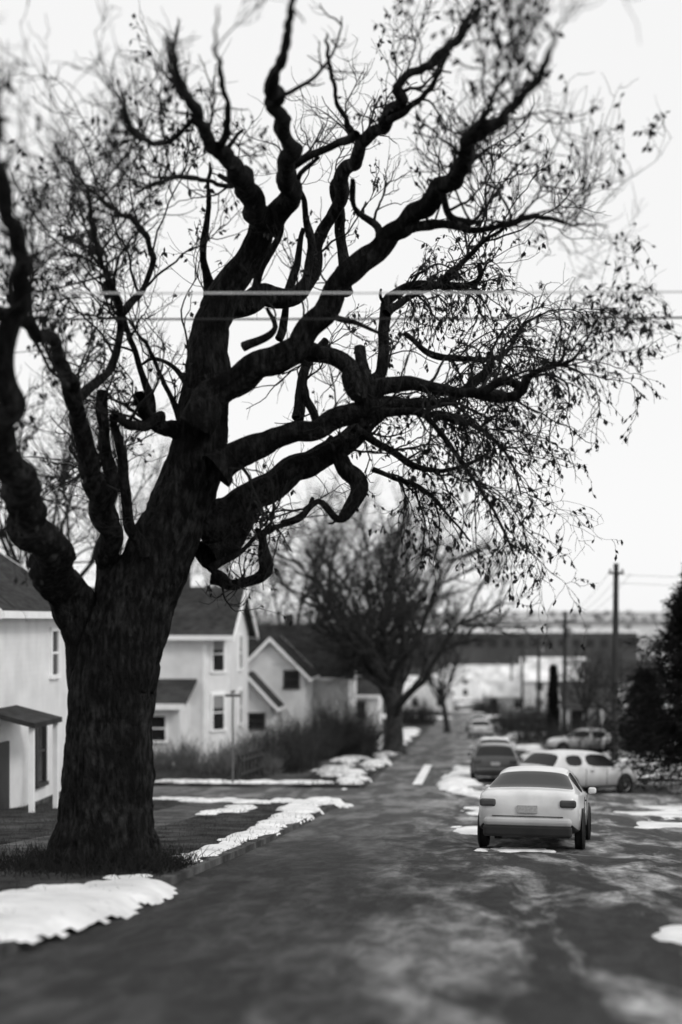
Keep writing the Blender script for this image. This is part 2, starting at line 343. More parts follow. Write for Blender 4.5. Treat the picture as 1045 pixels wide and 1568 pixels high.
T([(470,450,14),(478,380,13),(470,320,9),(455,270,8),(490,240,6)],.3,.3,9)
T([(535,445,20),(525,400,17),(518,350,15),(512,300,15),(530,260,13)],.8,1.2,12)
T([(390,450,16),(405,400,13),(430,360,11),(440,320,9)],.5,.5,10)
T([(430,520,14),(440,470,12),(455,400,10),(468,350,8)],.9,1.1,10)
T([(540,210,11),(520,160,7),(505,100,7),(500,50,3)],1,1,8)
T([(580,370,17),(572,350,12),(545,320,10),(540,275,7)],-1,-.6,10)
T([(450,540,32),(500,545,25),(535,560,26),(552,605,36),(600,598,25),(660,595,18),(740,603,15),(800,600,16),(815,578,11),(845,562,7),(878,552,5),(905,510,3),(925,470,2)],-.2,-.8,16,.09)
T([(320,725,62),(345,708,48),(400,684,37),(470,654,33),(535,630,34),(560,612,30),(552,560,19),(545,535,17)],-.5,-.2,22,.09)
T([(310,805,72),(345,792,56),(400,752,46),(465,708,42),(525,668,36),(580,628,28),(640,618,16),(690,612,13),(745,575,12),(750,540,10)],.2,.8,22,.09)
T([(320,850,52),(360,820,30),(385,770,24),(420,740,22)],.3,.3,14)
T([(575,600,24),(585,560,18),(590,500,19),(592,458,16),(640,440,13),(700,440,11),(738,428,9),(738,405,7)],.6,1.2,12)
T([(590,480,14),(620,460,10),(680,425,10),(735,378,8),(770,350,5)],.5,1.4,9)
T([(455,640,18),(462,600,16),(470,565,14),(500,520,10)],.9,1.2,10)
T([(620,350,17),(660,342,13),(700,348,12),(760,350,9),(815,330,9),(880,345,5),(930,345,2)],-1.2,-1.8,10)
T([(680,290,13),(690,330,11),(735,340,7)],-1.3,-1.6,9)
T([(740,600,12),(775,580,12),(800,590,13)],-.7,-.8,9)
T([(620,510,8),(660,540,9),(720,548,9),(770,545,7),(800,500,5),(830,480,3)],.9,1.6,9)
T([(505,690,22),(522,718,25),(546,742,25),(536,772,19),(516,797,15),(488,768,10),(462,790,9),(430,800,5)],.4,0,14,.12)
T([(500,670,16),(480,640,14),(465,600,14),(470,560,10)],.4,.8,10)
T([(320,888,26),(350,895,17),(385,882,16),(412,866,22),(408,832,14),(392,812,7)],.2,-.4,14,.12)
T([(325,870,16),(360,850,10),(385,830,8),(405,815,8),(460,790,8),(480,760,6)],.2,.6,9)
T([(545,650,18),(600,690,12),(640,718,10),(690,720,7),(740,700,4)],.4,1,9)
T([(590,630,16),(640,632,12),(680,668,10),(715,715,8),(750,770,5),(790,850,3)],-.5,-1,9)
T([(640,632,9),(690,640,9),(740,660,7),(780,700,4),(800,760,3)],.2,.6,8)
T([(570,720,9),(600,730,8),(640,745,8),(680,780,5),(720,830,3)],.6,.6,8)
T([(375,530,16),(395,520,14),(420,500,8),(410,470,5)],-1,-1.2,9)
T([(500,480,12),(560,500,7),(600,520,5)],-1,-1.4,8)
P_tree=empty('bare_willow_tree',tuple(px(164,1330,D0)))
st_p=[];st_d=[];st_r=[];wt=[]
cen=px(420,640,D0)
for C in limbs:
    for i in range(1,len(C)-1):
        if C[i,3]<.19:
            st_p.append(C[i,:3]);st_d.append(C[i+1,:3]-C[i-1,:3]);st_r.append(C[i,3]);wt.append(1.0+1.2*(i/len(C)))
st_p=np.array(st_p);st_d=unit(np.array(st_d));st_r=np.array(st_r);wt=np.array(wt)
ix=rng.choice(len(st_p),90); r=unit(np.cross(st_d[ix],rng.normal(0,1,(90,3))))
B=grow(st_p[ix],r+.4*st_d[ix],st_r[ix]*1.2+rng.uniform(.05,.28,90),4,.15,.05); big.tubes(B,taper(st_r[ix]*.38,5,.55),8)
big.obj('trunk_and_limbs',M_bark,P_tree)
def topx(p): return HX+F*p[:,0]/p[:,1], HY-F*(p[:,2]-EYE)/p[:,1]
x_,y_=topx(st_p)
wt*=np.where((x_>600)&(y_>400),2.3,1)*np.where(y_<180,.35,1)*np.where(x_<20,.4,1)*np.where((x_>300)&(x_<560)&(y_<560),.3,1)
NB=370
ix=rng.choice(len(st_p),NB,p=wt/wt.sum()); P0=st_p[ix]; r=unit(np.cross(st_d[ix],rng.normal(0,1,(NB,3))))
out=unit(P0-cen); D1=.55*st_d[ix]+.8*r+.45*out+np.array([0,0,.25])
bx_,by_=topx(P0)
right=(bx_>560)&(by_>430)
gr=np.where(right,-.08,.07)
LB=rng.uniform(.5,1.6,NB)*np.where(right,.85,1)*np.where(by_<250,.75,1); RB=np.minimum(st_r[ix]*.5,rng.uniform(.012,.028,NB))
tw=Bag(); B1=grow(P0,D1,LB,12,.20,gr); tw.tubes(B1,taper(RB,13,.3),5)
p,d,i1,t=kids(B1,6,.15,1,.9); L2=rng.uniform(.25,.85,len(p))*np.where(by_<250,.7,1)[i1]; B2=grow(p,d,L2,8,.22,gr[i1]*1.3); tw.tubes(B2,taper(RB[i1]*.42,9,.5),4)
p,d,i2,t=kids(B2,3,.15,1,.9); L3=rng.uniform(.12,.38,len(p)); B3=grow(p,d,L3,5,.24,gr[i1][i2]*1.5); tw.tubes(B3,taper(np.full(len(p),.0040),6,.6),3)
tw.obj('twigs',M_twig,P_tree)
lv=Bag()
leafy=(rng.random(NB)<np.where(right,.85,np.where(by_<330,.4,.4))); li=leafy[i1[i2]]&(rng.random(len(i2))<.8)
q=B3[li]; p,d,i3,t=kids(q,3,.3,1,1.0); Mn=len(p)
ll=rng.uniform(.02,.055,Mn)[:,None]; dr=unit(d*.6+np.array([0,0,-.9])+rng.normal(0,.35,(Mn,3))); sd=unit(np.cross(dr,rng.normal(0,1,(Mn,3))))
lv.quads(p+dr*ll*.6,sd*ll*1.0,dr*ll)
lv.obj('withered_leaves',M_leaf,P_tree,False)
# ---------------------------------------------------------------- generic bare tree
def bare_tree(name,u,v,H,spread=1.0,r0=.35,seed=1,n1=8,per=(6,6,5),fork=.22,lean=(0,0),m=None,up=.05,thin=1.0,t0=.55):
    global rng
    rng=np.random.default_rng(seed); m=m or M_bark2
    x,y,z=W(u,v,gz(u,v)-.15); P=empty(name,(x,y,z)); b=Bag()
    p0=np.array([[x,y,z]]); T0=grow(p0,np.array([[lean[0],lean[1],1.0]]),np.array([H*fork*1.5]),12,.05,0)
    R=taper(np.array([r0]),13,.55); R[0,0]*=1.5;R[0,1]*=1.15; b.tubes(T0,R,14,.05)
    p,d,i,t=kids(T0,n1,t0,1,.6); d=d+rng.normal(0,.35*spread,d.shape)*[1,1,.2]+[0,0,.35]
    B=grow(p,d,rng.uniform(.5,.78,n1)*H,16,.10,up); Rr=taper(np.full(n1,r0*.42),17,.12); b.tubes(B,Rr,8,.04)
    ls=[.36,.2,.10]; rad=r0*.16
    for k,pp in enumerate(per):
        p,d,i,t=kids(B,pp,.15,1,.75); n=[10,7,5][k]; Ln=rng.uniform(.5,1.1,len(p))*H*ls[k]*(1.15-.5*t)
        B=grow(p,d,Ln,n,.14,up); b.tubes(B,taper(np.full(len(p),max(rad*thin,.008)),n+1,.35),[5,4,3][k]); rad*=.42
    b.obj('trunk_and_branches',m,P); return P
u_,v_=uv_of(603,80); bare_tree('bare_street_tree',u_,v_,13.6,2.1,.6,11,13,(7,7,6),.2,(.06,0),thin=1.0,t0=.5,up=.035)
u_,v_=uv_of(455,98); bare_tree('bare_maple_tree',u_,v_,17,1.3,.4,12,9,(6,6,5),.25)
u_,v_=uv_of(560,120); bare_tree('bare_maple_tree',u_,v_,20,1.3,.45,13,9,(6,6,5),.25)
u_,v_=uv_of(685,125); bare_tree('bare_maple_tree',u_,v_,11,1.3,.3,14,8,(6,5,4),.25)
u_,v_=uv_of(235,85); bare_tree('bare_yard_tree',u_,v_,16,1.1,.25,15,8,(6,6,4),.3,thin=.6)
u_,v_=uv_of(70,52); bare_tree('bare_yard_tree',u_,v_,13,1.3,.3,16,9,(6,6,5),.3)
u_,v_=uv_of(385,110); bare_tree('bare_yard_tree',u_,v_,14,1.3,.3,17,8,(6,5,5),.25)
u_,v_=uv_of(895,94); bare_tree('bare_yard_tree',u_,v_,6.5,1.5,.2,18,8,(5,5,4),.25)
u_,v_=uv_of(940,88); bare_tree('bare_yard_tree',u_,v_,6.5,1.5,.2,20,8,(5,5,4),.25)
rng=np.random.default_rng(99)
dt=Bag()
for a in range(320):
    v=rng.uniform(170,950) if a<170 else rng.uniform(900,2300); u=rng.uniform(-.36,.22)*v
    if -6<u<6 and v<330: continue
    if v<620 and (v>150) and -15<u<70 and rng.random()<.85: continue
    h=rng.uniform(5,10) if v<900 else rng.uniform(8,14)
    n=20; base=np.array([W(u,v,float(Z(v))-.2)])
    P=np.repeat(base,n,0)+rng.normal(0,h*.04,(n,3))*[1,1,0]; Dd=np.stack([rng.normal(0,.45,n),rng.normal(0,.45,n),np.ones(n)],-1)
    B=grow(P,Dd,rng.uniform(.6,1.0,n)*h,5,.13,.02); dt.tubes(B,taper(np.full(n,.05+v*.00012),6,.4),3)
    p,d,i,t=kids(B,4,.3,1,.8); B=grow(p,d,rng.uniform(.15,.35,len(p))*h,3,.15,.03); dt.tubes(B,taper(np.full(len(p),.025+v*.00009),4,.5),3)
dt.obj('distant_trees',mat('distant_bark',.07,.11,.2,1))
# ---------------------------------------------------------------- houses
def house_empty(n,u,v): return empty(n,W(u,v,float(Z(v))))
H=house_empty('white_clapboard_house',-15,36)
zb=float(Z(36))-.6
gable(H,-19,-11.4,33.4,40.6,zb,1.95,4.4,'v',M_side,M_roof,.4)
uvbox('foundation',-18.9,-11.36,33.3,40.7,zb-.5,zb+.7,M_conc,H)
window(H,-11.4,37.3,-1.9,.7,1.7,1,0,M_frame); window(H,-11.4,38.6,.7,.6,1.2,1,0)
slab('porch_roof',[(-11.39,33.0,-.55),(-10.2,33.0,-.85),(-10.2,35.3,-.85),(-11.39,35.3,-.55)],.12,M_roof,H)
for v in (33.2,35.2): uvbox('porch_post',-10.4,-10.28,v-.06,v+.06,zb+.2,-.95,M_trim,H)
uvbox('porch_floor',-11.357,-10.2,33.1,35.3,zb,zb+.7,M_conc,H)
uvbox('door',-11.39,-11.34,33.7,34.6,zb+.72,-1.4,M_frame,H)
for a,b in ((33.4,33.55),(40.45,40.6)): uvbox('corner_board',-11.398,-11.35,a,b,zb+.7,1.8,M_trim,H)
window(H,-13.5,33.4,.6,1.1,1.6,0,-1)
H=house_empty('victorian_house',-14,69); zb=float(Z(69))-.4
foot=[(-19,66),(-12.2,66),(-11.2,67),(-11.2,72.6),(-19,72.6)]
prism('walls',foot,zb,1.0,M_side,H)
V=[(-19,66.0,1.0),(-19,72.6,1.0),(-19,69.3,3.1),(-11.2,66.0,1.0),(-11.2,72.6,1.0),(-11.2,69.3,3.1)]
part('gable_walls',WU(V),[[0,1,2],[3,5,4],[0,3,4,1]],M_side,H)
for s,c in ((-1,66),(1,72.6)):
    e=c+s*.45; sl=2.1/3.3
    slab('roof',[(-19.4,e,1.0-sl*.45+.16),(-10.8,e,1.0-sl*.45+.16),(-10.8,69.3,3.26),(-19.4,69.3,3.26)],.14,M_roof,H)
    slab('rake_trim',[(-10.798,e,1.0-sl*.45+.2),(-10.72,e,1.0-sl*.45+.2),(-10.72,69.3,3.3),(-10.798,69.3,3.3)],.32,M_trim,H)
    slab('cornice',[(-19.4,e+s*.002,.9),(-10.8,e+s*.002,.9),(-10.8,e+s*.06,.9),(-19.4,e+s*.06,.9)],.22,M_trim,H)
uvbox('soffit',-19.3,-10.9,65.62,65.98,.66,.72,M_trim,H)
n_=math.sqrt(.5)
for z in (.02,-2.75): window(H,-11.7,66.5,z,.62,1.6,n_,-n_)
for z in (.0,-2.7): window(H,-11.2,70,z,.9,1.6,1,0)
uvbox('corner_board',-12.35,-12.2,65.96,65.998,zb,.98,M_trim,H)
uvbox('porch_walls',-16.6,-12.95,63.6,65.998,zb,-2.3,M_side,H)
slab('porch_roof',[(-17,63.1,-2.15),(-12.6,63.1,-2.15),(-12.6,65.99,-1.15),(-17,65.99,-1.15)],.14,M_roof,H)
uvbox('porch_fascia',-17,-12.6,63.03,63.098,-2.42,-2.16,M_trim,H)
window(H,-14.0,63.6,-3.3,.8,1.1,0,-1); window(H,-15.6,63.6,-3.3,.8,1.1,0,-1)
uvbox('chimney',-14.2,-13.6,69.0,69.6,3,4.0,M_brick,H)
H=house_empty('gabled_house',-10.5,84); zb=float(Z(84))-.4
gable(H,-13.0,-9.1,80,84.5,zb,-1.45,.5,'v',M_side,M_roof,.35)
gable(H,-14,-7.0,84.6,91,zb,-1.6,1.2,'u',M_side2,M_roof,.4)
window(H,-9.85,80,-1.75,.7,.85,0,-1,M_frame)
gable(H,-13.4,-10.6,77.2,79.4,zb,-2.9,-1.4,'v',M_side,M_roof,.4)
window(H,-11.5,77.2,-3.9,.9,.7,0,-1,M_frame); window(H,-12.6,77.2,-3.9,.7,.9,0,-1,M_frame)
window(H,-7.0,87,-2.6,.9,1.3,1,0)
uvbox('chimney',-11.2,-10.7,87.5,88,1.0,2.0,M_brick,H)
H=house_empty('white_garage',-8,92); zb=float(Z(92))-.4
gable(H,-9.4,-5.7,92,97,zb,-3.2,-1.9,'u',M_side,M_roof,.3); window(H,-7,92,-4.2,.8,.9,0,-1,M_frame)
def small_house(name,x,d,w,dp,hw,hr,axis,wall,roof,nw=2):
    u,v=uv_of(x,d); H=house_empty(name,u,v); zb=float(Z(v))-.3
    gable(H,u-w/2,u+w/2,v,v+dp,zb,zb+hw,zb+hr,axis,wall,roof,.35)
    for i in range(nw):
        window(H,u-w/2+(i+.5)*w/nw,v,zb+1.9,.8,1.2,0,-1,M_frame)
        if hw>5: window(H,u-w/2+(i+.5)*w/nw,v,zb+4.6,.8,1.2,0,-1,M_frame)
    return H,u,v,zb
H,u,v,zb=small_house('porch_house',905,104,3.6,8,3.0,4.4,'u',M_side2,M_roof)
uvbox('porch_floor',u-3,u+2,v-2.2,v-.003,zb,zb+.7,M_conc,H); slab('porch_roof',[(u-2.3,v-2.5,zb+3.0),(u+1.9,v-2.5,zb+3.0),(u+1.9,v-.37,zb+3.3),(u-2.3,v-.37,zb+3.3)],.15,M_roof,H)
for k in (-1.9,-.6,.6,1.6): uvbox('porch_post',u+k-.12,u+k+.12,v-2.2,v-2.0,zb+.7,zb+2.8,M_trim,H)
for x,d,w,dp,hw,hr,ax,wa,ro in [(728,330,9,8,5.2,8,'u',M_side2,M_roofs),(765,300,10,8,5,8,'u',M_side,M_roofs),(812,250,9,8,5,7.5,'v',M_side,M_roofs),(850,210,9,9,5.4,8.5,'u',M_side2,M_roofs),
     (690,360,10,9,5,8,'v',M_side,M_roofs),(800,380,12,9,6,9,'u',M_side2,M_roof),(900,260,11,9,6,9,'v',M_side,M_roof),(655,230,8,8,3,6,'v',M_side,M_roof),(960,180,10,9,5,7.5,'u',M_side2,M_roof),(985,330,10,9,6,9,'v',M_side,M_roof),(775,215,7,6,3,5,'u',M_side2,M_roofs)]:
    small_house('distant_house',x,d,w,dp,hw,hr,ax,wa,ro)
u,v=uv_of(830,600); H=house_empty('factory_building',u,v); zb=-23
uvbox('main_block',u-50,u+40,v,v+60,zb,-3.6,M_brick,H); uvbox('roof',u-51,u+41,v-1,v+61,-3.58,-2.6,M_roofs,H)
uvbox('wing',u-90,u-50.1,v+6,v+50,zb,-7.5,M_brick,H); uvbox('wing_roof',u-90.5,u-50.2,v+5.5,v+50,-7.48,-6.9,M_roofs,H)
for i in range(15):
    uvbox('window',u-45+i*5.8,u-42+i*5.8,v-.3,v-.002,-9.5,-6.3,M_glass,H)
e=empty('road_viaduct',W(60,900,-22)); uvbox('deck',-160,330,900,912,-1.6,.6,M_conc2,e); uvbox('parapet',-160,330,899.5,899.99,.2,1.4,M_conc2,e)
for i in range(20): uvbox('pier',-150+i*25,-147+i*25,902,910,-23,-1.602,M_conc2,e)
# ---------------------------------------------------------------- poles and wires
def wire_pts(a,b,sag,n=24):
    t=np.linspace(0,1,n)[:,None]; P=np.array(a)*(1-t)+np.array(b)*t; P[:,2]-=sag*4*(t*(1-t))[:,0]; return P
tips=[]
def pole(u,v,h,tf=True):
    z=gz(u,v); e=empty('utility_pole',W(u,v,z)); b=Bag(); P=np.array([W(u+.01*i,v,z-.3+i*(h+.3)/8) for i in range(9)])[None]
    b.tubes(P,np.linspace(.19,.12,9)[None],14); b.obj('shaft',M_wood,e)
    prism('cap',[(u+.08+.12*math.cos(a),v+.12*math.sin(a)) for a in np.arange(10)*.628],z+h,z+h+.02,M_wood,e)
    if tf: uvbox('crossarm',u-.7,u+.85,v-.25,v-.13,z+h-.75,z+h-.63,M_wood,e)
    else: uvbox('crossarm',u-.28,u+.42,v-.25,v-.13,z+h-.5,z+h-.40,M_wood,e)
    for k in ((-.6,.45,.75) if tf else (-.22,.36)):
        a0=z+h-(.63 if tf else .4)
        prism('insulator',[(u+k+.05*math.cos(a),v-.19+.05*math.sin(a)) for a in np.arange(8)*.785],a0,a0+.15,M_metal,e)
    if tf:
        b=Bag(); c=np.array([W(u+.35,v-.12,z+h-1.9),W(u+.35,v-.12,z+h-1.85),W(u+.35,v-.12,z+h-1.2),W(u+.35,v-.12,z+h-1.15)])[None]
        b.tubes(c,np.array([[.02,.18,.18,.02]]),14); b.obj('transformer',M_metal,e)
    tips.append((u,v,z+h))
for v,h in ((68.3,9.5),(103,9.3),(140,9),(180,9),(225,9)): pole(7.0,v,h,v>100)
wb=Bag()
for a,b in zip(tips[:-1],tips[1:]):
    for k,dz in ((-.2,-.3),(.36,-.3),(.75,-.47),(0,-2.4)):
        wb.tubes(wire_pts(W(a[0]+k,a[1]-.19,a[2]+dz),W(b[0]+k,b[1]-.19,b[2]+dz),.5)[None],np.full((1,24),.009),5)
a=tips[0]; wb.tubes(wire_pts(W(a[0],a[1],a[2]-2.2),W(-11.0,80,-.9),.6)[None],np.full((1,24),.008),5)
for dz in (-.5,-.9,-2.3): wb.tubes(wire_pts(W(a[0],a[1],a[2]+dz),W(32,58,4.5+dz),.5)[None],np.full((1,24),.008),5)
wb.obj('power_lines',M_wire)
for nm,y0,m,r in (('overhead_wire',447,M_wirel,.0088),('overhead_cable',487,M_wire,.0105)):
    d=13.6 if nm=='overhead_wire' else 14.6
    z=EYE+(HY-y0)/F*d; b=Bag(); x=np.linspace(-12,14,60)
    P=np.stack([x,np.full(60,d),z+.0006*(x)**2-.01+ (0.002*x)],-1); b.tubes(P[None],np.full((1,60),r),8); b.obj(nm,m)
u,v=uv_of(357,51); e=empty('street_sign',W(u,v,gz(u,v))); z=gz(u,v)
prism('post',[(u+.035*math.cos(a),v+.035*math.sin(a)) for a in np.arange(8)*.785],z-.2,z+3.1,M_metal,e)
uvbox('name_blade',u-.28,u+.28,v-.02,v+.02,z+3.1,z+3.2,M_metal,e); uvbox('name_blade_2',u-.02,u+.02,v-.35,v+.35,z+3.22,z+3.34,M_metal,e)
e=empty('wooden_fence',W(-8.2,52,gz(-8.2,52)))
for i in range(14):
    v=51+i*.9; z=gz(-9,v); uvbox('post',-8.26,-8.16,v-.05,v+.05,z-.1,z+1.0,M_wood,e)
for h in (.35,.85):
    slab('rail',[(-8.15,51,gz(-9,51)+h),(-8.1,51,gz(-9,51)+h),(-8.1,62.7,gz(-9,62.7)+h),(-8.15,62.7,gz(-9,62.7)+h)],.1,M_wood,e)
# ---------------------------------------------------------------- shrubs / hedge / grass
def shrub(name,u,v,ru,rv,h,n,m,r=.012,spreadd=.25,k=4):
    x=rng.uniform(-1,1,n)*ru; y=rng.uniform(-1,1,n)*rv; base=np.array([W(u+a,v+b,gz(u,v)-.05+float(Z(v+b)-Z(v))) for a,b in zip(x,y)])
    D=np.stack([rng.normal(0,spreadd,n),rng.normal(0,spreadd,n),np.ones(n)],-1); lump=1+.25*np.sin(x*2.3+y*1.7+u)+.15*np.sin(y*4.1)
    hh=h*rng.uniform(.45,1.05,n)*(1-.35*(x/ru)**2)*lump
    b=Bag(); B=grow(base,D,hh,6,.1,0); b.tubes(B,taper(np.full(n,r),7,.4),3)
    p,d,i,t=kids(B,k,.25,1,.6); B=grow(p,d,rng.uniform(.15,.35,len(p))*h,3,.15,.05); b.tubes(B,taper(np.full(len(p),r*.6),4,.4),3)
    e=empty(name,W(u,v,gz(u,v))); b.obj('stems',m,e)
M_shr=mat('shrub_stems',.05,.2,2,.9); M_shrd=mat('dark_shrub',.012,.045,2,.9)
shrub('hedge',-7.9,61,1.4,4,2.0,900,M_shrd); shrub('hedge',-9.0,57,1.6,2,1.4,500,M_shr)
shrub('shrub',-6.3,75,1.4,2,3.0,700,M_shrd,.016,.35); shrub('shrub',-7.6,71,1.0,2,2.2,450,M_shrd,.014,.35)
shrub('shrub',-12.6,60,1.3,1,1.2,300,M_shr); shrub('shrub',-15,58,2,1,1.0,400,M_shr); shrub('shrub',-13.5,64,1,.6,1.4,250,M_shr)
for x,d,h in ((790,125,2.5),(815,118,3),(835,90,2),(960,85,2.5),(640,150,3),(745,200,3),(880,82,1.5),(925,80,2.5)):
    u,v=uv_of(x,d); shrub('shrub',u,v,1.8,1.5,h,300,M_shrd,.02,.35)
def grass(n,u0,u1,v0,v1,h0,h1,r):
    uu=rng.uniform(u0,u1,n); vv=rng.uniform(v0,v1,n)
    keep=~((uu<-6.15)&(uu>-7.65)&(rng.random(n)>.06)); uu=uu[keep];vv=vv[keep]; n=len(uu)
    cl=np.sin(uu*2.1+vv*.9)+np.sin(vv*2.3-uu)+rng.normal(0,.6,n)
    base=WU(np.stack([uu,vv,Z(vv)+KH-.01],-1)); D=np.stack([rng.normal(0,.5,n),rng.normal(0,.5,n),np.ones(n)],-1)
    B=grow(base,D,rng.uniform(h0,h1,n)*(1+.5*np.clip(cl,0,2)),2,.2,-.05); b=Bag(); b.tubes(B,taper(np.full(n,r),3,.3),3); b.obj('grass',M_blade)
grass(16000,-12.5,-3.62,8,42,.03,.09,.005); grass(9000,-12.5,-3.62,50,80,.06,.2,.01)
u0,v0=uv_of(160,19.0); n=3000; a=rng.uniform(0,6.28,n); rr=.55+np.abs(rng.normal(0,.6,n)); uu=u0+rr*np.cos(a)*1.3; vv=v0+rr*np.sin(a); k=uu<-3.7; uu=uu[k];vv=vv[k];n=len(uu)
base=WU(np.stack([uu,vv,Z(vv)+KH-.01],-1)); D=np.stack([rng.normal(0,.5,n),rng.normal(0,.5,n),np.ones(n)],-1)
B=grow(base,D,rng.uniform(.08,.38,n),4,.2,-.08); b=Bag(); b.tubes(B,taper(np.full(n,.006),5,.3),3); b.obj('weeds',M_twig)
def conifer(name,x,d,h,rad,n=900,narrow=False):
    u,v=uv_of(x,d); x0,y0,z0=W(u,v,gz(u,v)); e=empty(name,(x0,y0,z0)); b=Bag()
    b.tubes(np.array([[x0,y0,z0-.1+i*(h+.1)/8] for i in range(9)])[None],np.linspace(.16,.02,9)[None],8); b.obj('trunk',M_bark2,e)
    t=rng.random(n)**.8; zz0=z0+.35+t*(h-.4); a=rng.uniform(0,6.283,n); Ln=rad*((1-t)*.95+.06)*rng.uniform(.6,1.15,n)*(1+.25*np.sin(t*h*4.0))*(1+.15*np.sin(a*3+t*9))
    if narrow: Ln=rad*np.clip(np.sqrt(1-t),.1,.9)*rng.uniform(.7,1.1,n)
    D=np.stack([np.cos(a),np.sin(a),np.full(n,.9 if narrow else -.05)],-1)
    P=np.stack([np.full(n,x0),np.full(n,y0),zz0],-1); B=grow(P,D,Ln,6,.07,-.03); b=Bag(); b.tubes(B,taper(np.full(n,.018),7,.3),3)
    p,dd,i,tt=kids(B,6,.15,1,.8); B=grow(p,dd,rng.uniform(.12,.45,len(p))*(.4 if narrow else 1),3,.1,-.05); b.tubes(B,taper(np.full(len(p),.012),4,.5),3)
    p,dd,i,tt=kids(B,3,.0,1,.8); ll=rng.uniform(.07,.16,len(p))[:,None]; sd=unit(np.cross(dd,rng.normal(0,1,dd.shape))); b.quads(p+dd*ll*.5,sd*ll*.35,dd*ll)
    b.obj('needles',M_needle,e)
conifer('spruce_tree',1065,50,7.8,4.0,1500)
conifer('spruce_tree',1130,60,9.0,3.6,700)
conifer('arborvitae',848,92,5.2,.6,500,True)
conifer('spruce_tree',985,74,4.6,2.2,700)
# ---------------------------------------------------------------- cars
def lathe(name,prof,m,parent,cx,cy,cz,k=24):
    v=[];f=[];n=len(prof)
    for j in range(k):
        a=2*math.pi*j/k
        for (x,r) in prof: v.append((cx+x,cy+r*math.cos(a),cz+r*math.sin(a)))
    for j in range(k):
        for i in range(n-1): f.append([j*n+i,j*n+i+1,((j+1)%k)*n+i+1,((j+1)%k)*n+i])
    return part(name,v,f,m,parent,True,True)
def lbox(name,c,s,m,parent,bev=.02):
    v=[(c[0]+s[0]/2*a,c[1]+s[1]/2*b,c[2]+s[2]/2*d) for d in (-1,1) for a,b in ((-1,-1),(1,-1),(1,1),(-1,1))]
    o=part(name,v,BF,m,parent,False,True)
    if bev: q=o.modifiers.new('b','BEVEL'); q.width=bev; q.segments=3
    return o
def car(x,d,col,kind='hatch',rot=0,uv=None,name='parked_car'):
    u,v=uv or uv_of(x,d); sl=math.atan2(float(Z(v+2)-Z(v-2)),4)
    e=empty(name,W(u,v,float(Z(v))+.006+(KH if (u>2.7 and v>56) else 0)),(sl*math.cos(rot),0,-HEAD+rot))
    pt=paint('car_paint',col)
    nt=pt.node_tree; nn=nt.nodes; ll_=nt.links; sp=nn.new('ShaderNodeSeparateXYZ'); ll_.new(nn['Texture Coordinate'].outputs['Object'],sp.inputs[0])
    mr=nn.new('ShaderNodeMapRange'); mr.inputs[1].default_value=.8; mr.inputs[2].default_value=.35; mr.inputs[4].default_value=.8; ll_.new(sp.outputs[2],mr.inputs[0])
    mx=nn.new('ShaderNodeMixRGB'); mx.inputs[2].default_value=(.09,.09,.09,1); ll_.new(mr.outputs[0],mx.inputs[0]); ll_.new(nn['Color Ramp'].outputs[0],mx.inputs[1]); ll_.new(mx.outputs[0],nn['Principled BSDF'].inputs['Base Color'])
    if kind=='hatch':
        stn=[(-2.12,.70,.42,.72,.62,.76,0,0),(-2.08,.82,.33,.88,.70,.93,0,0),(-2.0,.87,.28,.94,.74,1.00,0,1),(-1.62,.89,.24,.97,.60,1.38,0,0),(-1.45,.895,.24,.97,.60,1.42,1,0),
             (-.62,.9,.22,.96,.62,1.46,0,0),(-.54,.9,.22,.96,.62,1.46,1,0),(.25,.9,.22,.94,.61,1.44,1,0),(.5,.9,.22,.93,.60,1.39,1,1),(1.18,.9,.22,.92,.70,.99,0,0),(1.3,.9,.22,.90,.72,.95,0,0),
             (1.85,.87,.24,.80,.70,.86,0,0),(2.05,.8,.28,.68,.62,.74,0,0),(2.14,.68,.34,.55,.5,.6,0,0)]
    else:
        stn=[(-2.3,.72,.42,.80,.62,.88,0,0),(-2.25,.82,.33,.92,.70,.99,0,0),(-2.1,.87,.28,.96,.74,1.04,0,0),(-1.62,.89,.24,.97,.74,1.06,0,1),(-1.0,.89,.24,.97,.58,1.34,1,0),(-.75,.895,.24,.96,.58,1.39,1,0),
             (-.22,.9,.22,.95,.59,1.42,0,0),(-.14,.9,.22,.95,.59,1.42,1,0),(.35,.9,.22,.94,.59,1.40,1,0),(.55,.9,.22,.93,.58,1.35,1,1),(1.2,.9,.22,.91,.70,.96,0,0),(1.3,.9,.22,.90,.72,.93,0,0),
             (1.95,.87,.24,.80,.70,.85,0,0),(2.2,.8,.28,.68,.62,.74,0,0),(2.3,.68,.34,.55,.5,.6,0,0)]
    V=[];Fc=[];MI=[]
    for (y,w,z0,zb,wt_,zt,a,b_) in stn:
        half=[(0,z0),(w*.8,z0),(w*.97,z0+.1),(w*1.0,(z0+zb)/2+.05),(w*.965,zb-.02),(w*.95,zb+.01),(wt_+.03,zt-.07 if zt-zb>.2 else zb+(zt-zb)*.6),(wt_-.06,zt-.01),(0,zt+.02)]
        V+=[(a_,y,b2) for a_,b2 in half]+[(-a_,y,b2) for a_,b2 in half[1:-1][::-1]]
    k=16; n=len(stn)
    for i in range(n-1):
        for j in range(k):
            jj=j if j<8 else 15-j
            Fc.append([i*k+j,i*k+(j+1)%k,(i+1)*k+(j+1)%k,(i+1)*k+j])
            mi=0
            if jj==5 and stn[i][6]: mi=1
            if jj in (6,7) and stn[i][7]: mi=1
            if jj in (0,1): mi=2
            MI.append(mi)
    Fc.append(list(range(k))); Fc.append(list(range((n-1)*k,n*k))[::-1]); MI+=[0,0]
    o=part('body',V,Fc,[pt,M_glass,M_blk],e,True,True); o.data.polygons.foreach_set('material_index',np.array(MI,np.int32))
    s_=o.modifiers.new('s','SUBSURF'); s_.levels=2; s_.render_levels=2
